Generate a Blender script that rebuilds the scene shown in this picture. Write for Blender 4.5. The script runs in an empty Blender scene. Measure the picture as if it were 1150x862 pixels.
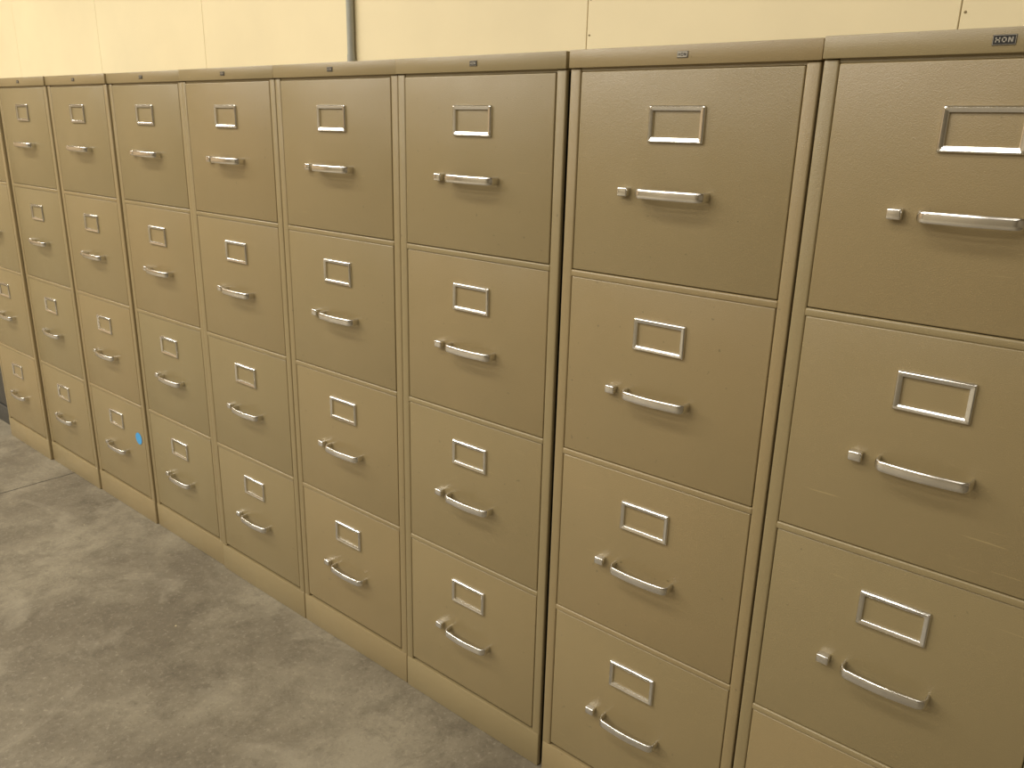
import bpy, bmesh, math, random
import numpy as np
from mathutils import Matrix, Vector
random.seed(7)
S=bpy.context.scene
try:
    S.view_settings.view_transform='Standard'; S.view_settings.look='None'
except Exception as e: print(e)

def srgb(r,g,b):
    def c(u):
        u/=255.; return u/12.92 if u<=.04045 else ((u+.055)/1.055)**2.4
    return (c(r),c(g),c(b),1)

# ---------------------------------------------------------------- materials
def newmat(n):
    m=bpy.data.materials.new(n); m.use_nodes=True
    nt=m.node_tree; return m,nt,nt.nodes['Principled BSDF']
def mix(nt,a,b,fac):
    x=nt.nodes.new('ShaderNodeMix'); x.data_type='RGBA'
    if isinstance(fac,(int,float)): x.inputs[0].default_value=fac
    else: nt.links.new(fac,x.inputs[0])
    for s,v in ((6,a),(7,b)):
        if isinstance(v,tuple): x.inputs[s].default_value=v
        else: nt.links.new(v,x.inputs[s])
    return x.outputs[2]
def noise(nt,scale,detail=3,rough=.5,vec=None,dist=0):
    n=nt.nodes.new('ShaderNodeTexNoise'); n.inputs['Scale'].default_value=scale
    n.inputs['Detail'].default_value=detail; n.inputs['Roughness'].default_value=rough
    n.inputs['Distortion'].default_value=dist
    if vec is not None: nt.links.new(vec,n.inputs['Vector'])
    return n.outputs['Fac']
def geo(nt):
    return nt.nodes.new('ShaderNodeNewGeometry').outputs['Position']
def ramp(nt,src,p0,p1,c0=(0,0,0,1),c1=(1,1,1,1)):
    r=nt.nodes.new('ShaderNodeValToRGB'); r.color_ramp.elements[0].position=p0; r.color_ramp.elements[1].position=p1
    r.color_ramp.elements[0].color=c0; r.color_ramp.elements[1].color=c1
    nt.links.new(src,r.inputs[0]); return r.outputs[0]
def math_(nt,op,a,b=None):
    m=nt.nodes.new('ShaderNodeMath'); m.operation=op
    for i,v in enumerate((a,b)):
        if v is None: continue
        if isinstance(v,(int,float)): m.inputs[i].default_value=v
        else: nt.links.new(v,m.inputs[i])
    return m.outputs[0]
def bump(nt,b,h,strength,dist):
    n=nt.nodes.new('ShaderNodeBump'); n.inputs['Strength'].default_value=strength; n.inputs['Distance'].default_value=dist
    nt.links.new(h,n.inputs['Height']); nt.links.new(n.outputs[0],b.inputs['Normal'])
def mapped(nt,p,rot,scale):
    mp=nt.nodes.new('ShaderNodeMapping'); mp.inputs['Rotation'].default_value=rot; mp.inputs['Scale'].default_value=scale
    nt.links.new(p,mp.inputs['Vector']); return mp.outputs[0]

def paint(name,col,rough=.38):
    m,nt,b=newmat(name)
    p=geo(nt)
    n1=noise(nt,5,3,.5,p)
    oi=nt.nodes.new('ShaderNodeObjectInfo').outputs['Random']
    a2=(col[0]*1.05,col[1]*1.0,col[2]*.98,1); a3=(col[0]*.94,col[1]*.95,col[2]*.96,1)
    base=mix(nt,a2,a3,oi)
    c=mix(nt,base,tuple(v*.92 for v in col[:3])+(1,),ramp(nt,n1,.35,.75,(0,0,0,1),(.6,.6,.6,1)))
    # small dark chips
    sp=noise(nt,110,2,.5,p)
    c=mix(nt,c,tuple(v*.5 for v in col[:3])+(1,),ramp(nt,sp,.73,.78,(0,0,0,1),(.65,.65,.65,1)))
    # sparse pale scuffs in two directions
    for rot,sd in (((0,.5,0),4.3),((0,-.9,0),5.1)):
        s1=noise(nt,1,2,.5,mapped(nt,p,rot,(12,12,300)))
        msk=ramp(nt,noise(nt,sd,2,.5,p),.58,.66)
        sc=math_(nt,'MULTIPLY',ramp(nt,s1,.68,.74),msk)
        c=mix(nt,c,tuple(min(1,v*1.7) for v in col[:3])+(1,),math_(nt,'MULTIPLY',sc,.5))
    nt.links.new(c,b.inputs['Base Color'])
    r=math_(nt,'ADD',math_(nt,'MULTIPLY',noise(nt,9,4,.6,p),.22),rough-.1)
    nt.links.new(r,b.inputs['Roughness']); b.inputs['IOR'].default_value=1.6
    h=math_(nt,'ADD',noise(nt,900,1,.5,p),math_(nt,'MULTIPLY',noise(nt,4.2,2,.5,p),14))
    bump(nt,b,h,.24,.0013)
    return m
M_paint=[paint('tan_enamel',srgb(138,123,88),.33)]
M_frame=paint('tan_enamel_frame',srgb(141,126,91),.32)
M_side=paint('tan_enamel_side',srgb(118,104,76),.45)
M_grey=paint('charcoal_filler',srgb(62,60,55),.45)
def simple(name,col,rough,metal=0):
    m,nt,b=newmat(name); p=geo(nt)
    c=mix(nt,col,tuple(v*.85 for v in col[:3])+(1,),noise(nt,60,2,.5,p))
    nt.links.new(c,b.inputs['Base Color']); b.inputs['Roughness'].default_value=rough; b.inputs['Metallic'].default_value=metal
    return m
M_dark=simple('painted_gap_shade',srgb(34,28,20),.8)
M_chrome=simple('satin_chrome',srgb(232,230,226),.16,1)
M_black=simple('badge_black',srgb(25,24,24),.4)
M_silver=simple('badge_silver',srgb(190,185,175),.3,.6)
M_blue=simple('blue_sticker_paper',srgb(70,155,215),.6)
M_pipe=simple('galvanised_conduit',srgb(165,166,158),.45,.0)

# ---------------------------------------------------------------- mesh helpers
def finish(bm,name,mats,parent=None,angle=40,loc=(0,0,0)):
    bmesh.ops.recalc_face_normals(bm,faces=bm.faces)
    me=bpy.data.meshes.new(name); bm.to_mesh(me); bm.free()
    for m in mats: me.materials.append(m)
    for p in me.polygons: p.use_smooth=True
    me.set_sharp_from_angle(angle=math.radians(angle))
    return me
def obj(me,name,parent=None,loc=(0,0,0)):
    o=bpy.data.objects.new(name,me); S.collection.objects.link(o); o.location=loc
    if parent: o.parent=parent
    return o
def box(bm,x0,x1,y0,y1,z0,z1,bev=0,seg=2,mi=0):
    r=bmesh.ops.create_cube(bm,size=1)
    vs=r['verts']
    for v in vs:
        v.co=Vector(((x0+x1)/2+v.co.x*(x1-x0),(y0+y1)/2+v.co.y*(y1-y0),(z0+z1)/2+v.co.z*(z1-z0)))
    fs=set(f for v in vs for f in v.link_faces)
    for f in fs: f.material_index=mi
    if bev>0:
        es=list(set(e for v in vs for e in v.link_edges))
        bmesh.ops.bevel(bm,geom=es,offset=bev,segments=seg,affect='EDGES',profile=.5,clamp_overlap=True)

W,H,D=.378,1.321,.66
PITCH=.305
# ---- carcass
def make_body():
    bm=bmesh.new()
    box(bm,.006,W-.006,.012,.03,.02,H-.01,0,mi=1)  # near-black sheet, paints the shade inside the gaps around the drawer fronts
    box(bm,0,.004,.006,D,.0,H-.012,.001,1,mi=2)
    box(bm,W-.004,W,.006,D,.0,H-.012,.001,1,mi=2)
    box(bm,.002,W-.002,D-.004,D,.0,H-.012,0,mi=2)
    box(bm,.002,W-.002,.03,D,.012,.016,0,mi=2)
    box(bm,0,.0188,0,.016,.002,H-.026,.0028,3)
    box(bm,W-.0188,W,0,.016,.002,H-.026,.0028,3)
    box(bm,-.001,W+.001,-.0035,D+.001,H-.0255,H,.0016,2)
    for i in range(1,4):
        z=.9905-PITCH*(i-1)
        box(bm,.0175,W-.0175,-.0006,.016,z-.0056,z+.0056,.0025,3)
    box(bm,.0175,W-.0175,.003,.016,H-.0305,H-.024,.001,1)
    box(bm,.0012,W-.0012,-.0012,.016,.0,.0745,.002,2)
    return finish(bm,'body',[M_frame,M_dark,M_side])
ME_body=make_body()
def make_drawer():
    bm=bmesh.new()
    box(bm,.0198,W-.0198,.0002,.013,.9972,1.2905,.0018,3)
    return finish(bm,'drawer_front',[M_paint[0]])
ME_drawer=make_drawer()

def sweep(path,hw,th,name,mat):
    """strap swept along an XY path with a convex outer section"""
    bm=bmesh.new(); rings=[]
    n=len(path)
    for i,(x,y,wz,z0) in enumerate(path):
        a=path[max(0,i-1)]; b=path[min(n-1,i+1)]
        t=Vector((b[0]-a[0],b[1]-a[1],0)).normalized(); nn=Vector((t.y,-t.x,0))
        sec=[]; h=hw*wz
        for k in range(24):
            an=2*math.pi*(k+.5)/24; ca,sa=math.cos(an),math.sin(an)
            sec.append((math.copysign(abs(ca)**.85,ca)*th/2,math.copysign(abs(sa)**.65,sa)*h))
        rings.append([bm.verts.new((x+nn.x*s[0],y+nn.y*s[0],z0+s[1])) for s in sec])
    m=len(rings[0])
    for i in range(n-1):
        for k in range(m):
            bm.faces.new((rings[i][k],rings[i][(k+1)%m],rings[i+1][(k+1)%m],rings[i+1][k]))
    bm.faces.new(rings[0]); bm.faces.new(rings[-1][::-1])
    return finish(bm,name,[mat],angle=60)
def hpath():
    pts=[]
    hl=.0535; p=.0235; r=.011
    pts.append((-hl,.002,1,0)); pts.append((-hl,-.006,1,0))
    for k in range(0,9):
        a=math.radians(90*k/8)
        pts.append((-hl+r-r*math.cos(a),-(p-r)-r*math.sin(a)+.002,1,0))
    for k in range(1,10):
        u=k/10; x=-hl+r+(2*hl-2*r)*u
        pts.append((x,-p+.002-.003*math.sin(math.pi*u),1,0))
    left=[q for q in pts if q[0]<-hl+r+1e-6]
    right=[(-q[0],q[1],q[2],q[3]) for q in reversed(left)]
    return pts+right
ME_handle=sweep(hpath(),.0070,.0046,'handle',M_chrome)
def make_latch():
    bm=bmesh.new()
    box(bm,-.0085,.0085,-.011,.002,-.0065,.0065,.002,3)
    return finish(bm,'latch',[M_chrome])
ME_latch=make_latch()
def rrect(hx,hz,r,y,bm,n=5):
    r=max(r,.0004); out=[]
    for cx,cz,a0 in ((hx-r,hz-r,0),(-(hx-r),hz-r,90),(-(hx-r),-(hz-r),180),(hx-r,-(hz-r),270)):
        for k in range(n):
            a=math.radians(a0+90*k/(n-1)); out.append(bm.verts.new((cx+r*math.cos(a),y,cz+r*math.sin(a))))
    return out
def make_label():
    bm=bmesh.new(); hx,hz=.0440,.0252
    prof=[(0,.001),(0,-.0022),(.0008,-.0036),(.0022,-.0044),(.0056,-.0036),(.0072,-.0026),(.0078,.001)]
    L=[rrect(hx-o,hz-o,.0026-o*.3,y,bm) for o,y in prof]
    m=len(L[0])
    for a,b in zip(L[:-1],L[1:]):
        for k in range(m): bm.faces.new((a[k],a[(k+1)%m],b[(k+1)%m],b[k]))
    return finish(bm,'label_holder',[M_chrome],angle=35)
ME_label=make_label()
def make_badge(w,h,fg,bg):
    bm=bmesh.new()
    box(bm,-w/2,w/2,-.0012,.001,-h/2,h/2,.0004,1,mi=1)
    box(bm,-w/2+.0009,w/2-.0009,-.0016,.0,-h/2+.0009,h/2-.0009,0,mi=0)
    s=w*.20; t=s*.24; hh=h*.24
    for j,ch in enumerate('HON'):
        cx=(j-1)*s*1.35
        def st(x0,x1,z0,z1): box(bm,cx+x0,cx+x1,-.0019,-.001,z0,z1,0,mi=1)
        st(-s/2,-s/2+t,-hh,hh); st(s/2-t,s/2,-hh,hh)
        if ch=='H': st(-s/2,s/2,-t/2,t/2)
        if ch=='O': st(-s/2,s/2,hh-t,hh); st(-s/2,s/2,-hh,-hh+t)
        if ch=='N':
            for q in range(5):
                u=-1+q*.4+.2
                st(u*s*.32-t*.5,u*s*.32+t*.5,-u*hh-hh*.22,-u*hh+hh*.22)
    return finish(bm,'badge',[bg,fg])
ME_badge=make_badge(.0165,.0085,M_silver,M_black); ME_badgeS=make_badge(.0165,.0085,M_black,M_silver); ME_badgeL=make_badge(.0225,.0105,M_silver,M_black)

X=[0.7761,0.3906,0.,-0.3793,-0.758,-1.1407,-1.5222,-1.9034,-2.2841]
Y=[-.0175,-.0035,.0035,.0049,.0043,.0091,.0049,.0011,-.0068]
X=[1.160]+X; Y=[-.016]+Y
def cabinet(i,x,y,sub=None):
    def g(me):
        if not sub: return me
        k=me.name+'_dk'
        if k in bpy.data.meshes: return bpy.data.meshes[k]
        c=me.copy(); c.name=k
        for j,m in enumerate(c.materials):
            if m.name.startswith('tan'): c.materials[j]=sub
        return c
    e=bpy.data.objects.new('filing_cabinet',None); S.collection.objects.link(e); e.location=(x,y,0)
    obj(g(ME_body),'body',e)
    for d in range(4):
        dz=-PITCH*d
        jx=random.uniform(-.0004,.0004)
        jy=random.uniform(-.0006,.0006)
        o=obj(g(ME_drawer),'drawer_front_%d'%(d+1),e,(jx,jy,dz))
        obj(ME_handle,'handle_%d'%(d+1),e,(.191+jx,jy,1.1228+dz))
        obj(ME_latch,'latch_%d'%(d+1),e,(.1095+jx,jy,1.1228+dz))
        obj(ME_label,'label_holder_%d'%(d+1),e,(.1855+jx,jy,1.2185+dz))
    bmh={1:ME_badgeL,2:ME_badgeS}.get(i,ME_badge)
    obj(bmh,'badge',e,(.189,-.0035,H-.0125))
    if i==7:
        bm=bmesh.new(); bmesh.ops.create_cone(bm,cap_ends=True,segments=32,radius1=.019,radius2=.019,depth=.0006,matrix=Matrix.Rotation(math.radians(90),4,'X'))
        obj(finish(bm,'blue_sticker',[M_blue]),'blue_sticker',e,(.322,-.0006,.272))
    return e
for i,(x,y) in enumerate(zip(X,Y)): cabinet(i,x,y)
cabinet(10,-2.69,.03,M_grey)  # added cabinet, a guess; dark paint fills the dark sliver past the row

# ---------------------------------------------------------------- room
RX0,RX1,RY0,RY1,RH=-9.0,5.0,-7.0,.71,3.8
def slab(name,x0,x1,y0,y1,z0,z1,mat):
    bm=bmesh.new(); box(bm,x0,x1,y0,y1,z0,z1)
    return obj(finish(bm,name,[mat]),name)
m,nt,b=newmat('stained_concrete'); p=geo(nt)
n1=noise(nt,2.0,8,.68,p,.3); n2=noise(nt,8,8,.8,p,.3); n3=noise(nt,80,5,.75,p)
c=mix(nt,srgb(102,94,79),srgb(136,128,110),ramp(nt,n1,.40,.60))
c=mix(nt,c,srgb(78,70,56),ramp(nt,n2,.48,.70,(0,0,0,1),(.7,.7,.7,1)))
c=mix(nt,c,srgb(166,157,138),ramp(nt,n3,.54,.74,(0,0,0,1),(.55,.55,.55,1)))
c=mix(nt,c,srgb(62,55,44),ramp(nt,noise(nt,105,4,.7,p),.56,.76,(0,0,0,1),(.55,.55,.55,1)))
n4=noise(nt,3.1,5,.6,p,1.2)
c=mix(nt,c,srgb(152,144,126),ramp(nt,n4,.56,.66,(0,0,0,1),(.4,.4,.4,1)))
sep=nt.nodes.new('ShaderNodeSeparateXYZ'); nt.links.new(p,sep.inputs[0])
wob=math_(nt,'MULTIPLY',noise(nt,6,3,.5,p),.012)
dx=math_(nt,'ABSOLUTE',math_(nt,'ADD',math_(nt,'ADD',sep.outputs[0],1.725),wob))
joint=math_(nt,'LESS_THAN',dx,.0035)
c=mix(nt,c,srgb(46,42,34),math_(nt,'MULTIPLY',joint,.85))
fl=noise(nt,24,2,.5,p)
c=mix(nt,c,srgb(205,190,150),ramp(nt,fl,.765,.785,(0,0,0,1),(.8,.8,.8,1)))
nt.links.new(c,b.inputs['Base Color'])
nt.links.new(math_(nt,'ADD',math_(nt,'MULTIPLY',n2,.3),.40),b.inputs['Roughness'])
bump(nt,b,math_(nt,'ADD',n2,math_(nt,'MULTIPLY',n3,.4)),.25,.004)
slab('floor',RX0,RX1,RY0,RY1,-.1,0,m)
def wallmat(name,col):
    m,nt,b=newmat(name); p=geo(nt)
    c=mix(nt,col,tuple(v*.9 for v in col[:3])+(1,),ramp(nt,noise(nt,1.4,4,.6,p),.35,.7))
    nt.links.new(c,b.inputs['Base Color']); b.inputs['Roughness'].default_value=.5
    bump(nt,b,noise(nt,60,3,.5,p),.1,.002); return m
M_wall=wallmat('cream_wall_paint',srgb(236,222,183))
M_wall2=wallmat('grey_wall_paint_room',srgb(146,137,119))
M_wall3=wallmat('warm_wall_paint_room',srgb(190,170,142))
M_seam=simple('wall_seam_dark',srgb(150,135,98),.8)
bm=bmesh.new()
seams=[-5.4,-4.5,-3.6,-2.70,-1.84,-.092,.742,1.6,2.5,3.4]
xs=[RX0]+seams+[RX1]
for a,bb in zip(xs[:-1],xs[1:]):
    box(bm,a+.0007,bb-.0007,RY1,RY1+.03,0,RH,.0013,1,mi=0)
box(bm,RX0,RX1,RY1+.02,RY1+.1,0,RH,0,mi=1)
for sx in (-.092,.742):
    for z in np.arange(.2,3.7,.08):
        r=bmesh.ops.create_cone(bm,cap_ends=True,segments=10,radius1=.0028,radius2=.002,depth=.002,matrix=Matrix.Translation((sx+.008,RY1-.0005,z+.03))@Matrix.Rotation(math.radians(90),4,'X'))
        for v in r['verts']:
            for ff in v.link_faces: ff.material_index=1
obj(finish(bm,'wall_back',[M_wall,M_seam]),'wall_back')
slab('wall_left',RX0-.1,RX0,RY0,RY1+.1,0,RH,M_wall3)
slab('wall_right',RX1,RX1+.1,RY0,RY1+.1,0,RH,M_wall2)
slab('wall_front',RX0,RX1,RY0-.1,RY0,0,RH,M_wall2)
slab('ceiling',RX0,RX1,RY0,RY1+.1,RH,RH+.1,simple('ceiling_white',srgb(215,210,198),.8))

e=bpy.data.objects.new('conduit_pipe',None); S.collection.objects.link(e); e.location=(-.974,RY1-.013,0)
def cyl(name,r,z0,z1,par,mat,y=0):
    bm=bmesh.new(); bmesh.ops.create_cone(bm,cap_ends=True,segments=24,radius1=r,radius2=r,depth=z1-z0,matrix=Matrix.Translation((0,y,(z0+z1)/2)))
    return obj(finish(bm,name,[mat]),name,par)
cyl('tube',.0115,0,RH-.001,e,M_pipe)
cyl('coupling',.0128,1.385,1.415,e,M_pipe)
cyl('coupling_upper',.0128,2.6,2.64,e,M_pipe)

# ---------------------------------------------------------------- lights
M_house=simple('fixture_white',srgb(235,235,228),.5)
def fixture(x,y,L,power,z=3.5):
    e=bpy.data.objects.new('fluorescent_light_fixture',None); S.collection.objects.link(e); e.location=(x,y,z)
    bm=bmesh.new(); box(bm,-L/2,L/2,-.28,.28,.012,.08,.01,2); 
    box(bm,-L/2,L/2,-.30,-.28,-.02,.05,.003,1); box(bm,-L/2,L/2,.28,.30,-.02,.05,.003,1)
    for sx in (-L*.35,L*.35): box(bm,sx-.01,sx+.01,-.01,.01,.07,RH-z,0)
    obj(finish(bm,'housing',[M_house]),'housing',e)
    l=bpy.data.lights.new('tube_light','AREA'); l.shape='RECTANGLE'; l.size=L*.96; l.size_y=.5
    l.energy=power; l.color=(1.0,.94,.83)
    lo=bpy.data.objects.new('tube_light',l); S.collection.objects.link(lo); lo.parent=e; lo.location=(0,0,.008)
for x,pw in ((-6.2,110),(-3.4,128),(-.6,78),(2.2,30)):
    fixture(x,-1.8,2.4,pw*.58)
    fixture(x,-3.4,2.4,pw*.72)
    fixture(x,-5.3,2.4,pw*.90)

w=bpy.data.worlds.new('World'); S.world=w; w.use_nodes=True
w.node_tree.nodes['Background'].inputs[0].default_value=(.9,.85,.72,1); w.node_tree.nodes['Background'].inputs[1].default_value=.3

# ---------------------------------------------------------------- camera
v=[1.1673,-1.0558,1.2071,.3034,.0253,-.6939,914.44]
p_,r_,y_=v[3:6]
f=np.array([np.sin(y_)*np.cos(p_),np.cos(y_)*np.cos(p_),-np.sin(p_)])
rt=np.array([np.cos(y_),-np.sin(y_),0]); up=np.cross(rt,f)
r2=rt*np.cos(r_)+up*np.sin(r_); u2=-rt*np.sin(r_)+up*np.cos(r_)
M=Matrix([[r2[0],u2[0],-f[0],v[0]],[r2[1],u2[1],-f[1],v[1]],[r2[2],u2[2],-f[2],v[2]],[0,0,0,1]])
cd=bpy.data.cameras.new('camera'); co=bpy.data.objects.new('camera',cd); S.collection.objects.link(co)
co.matrix_world=M; cd.sensor_fit='HORIZONTAL'; cd.sensor_width=36; cd.lens=v[6]/1150*36; cd.clip_start=.02
S.camera=co
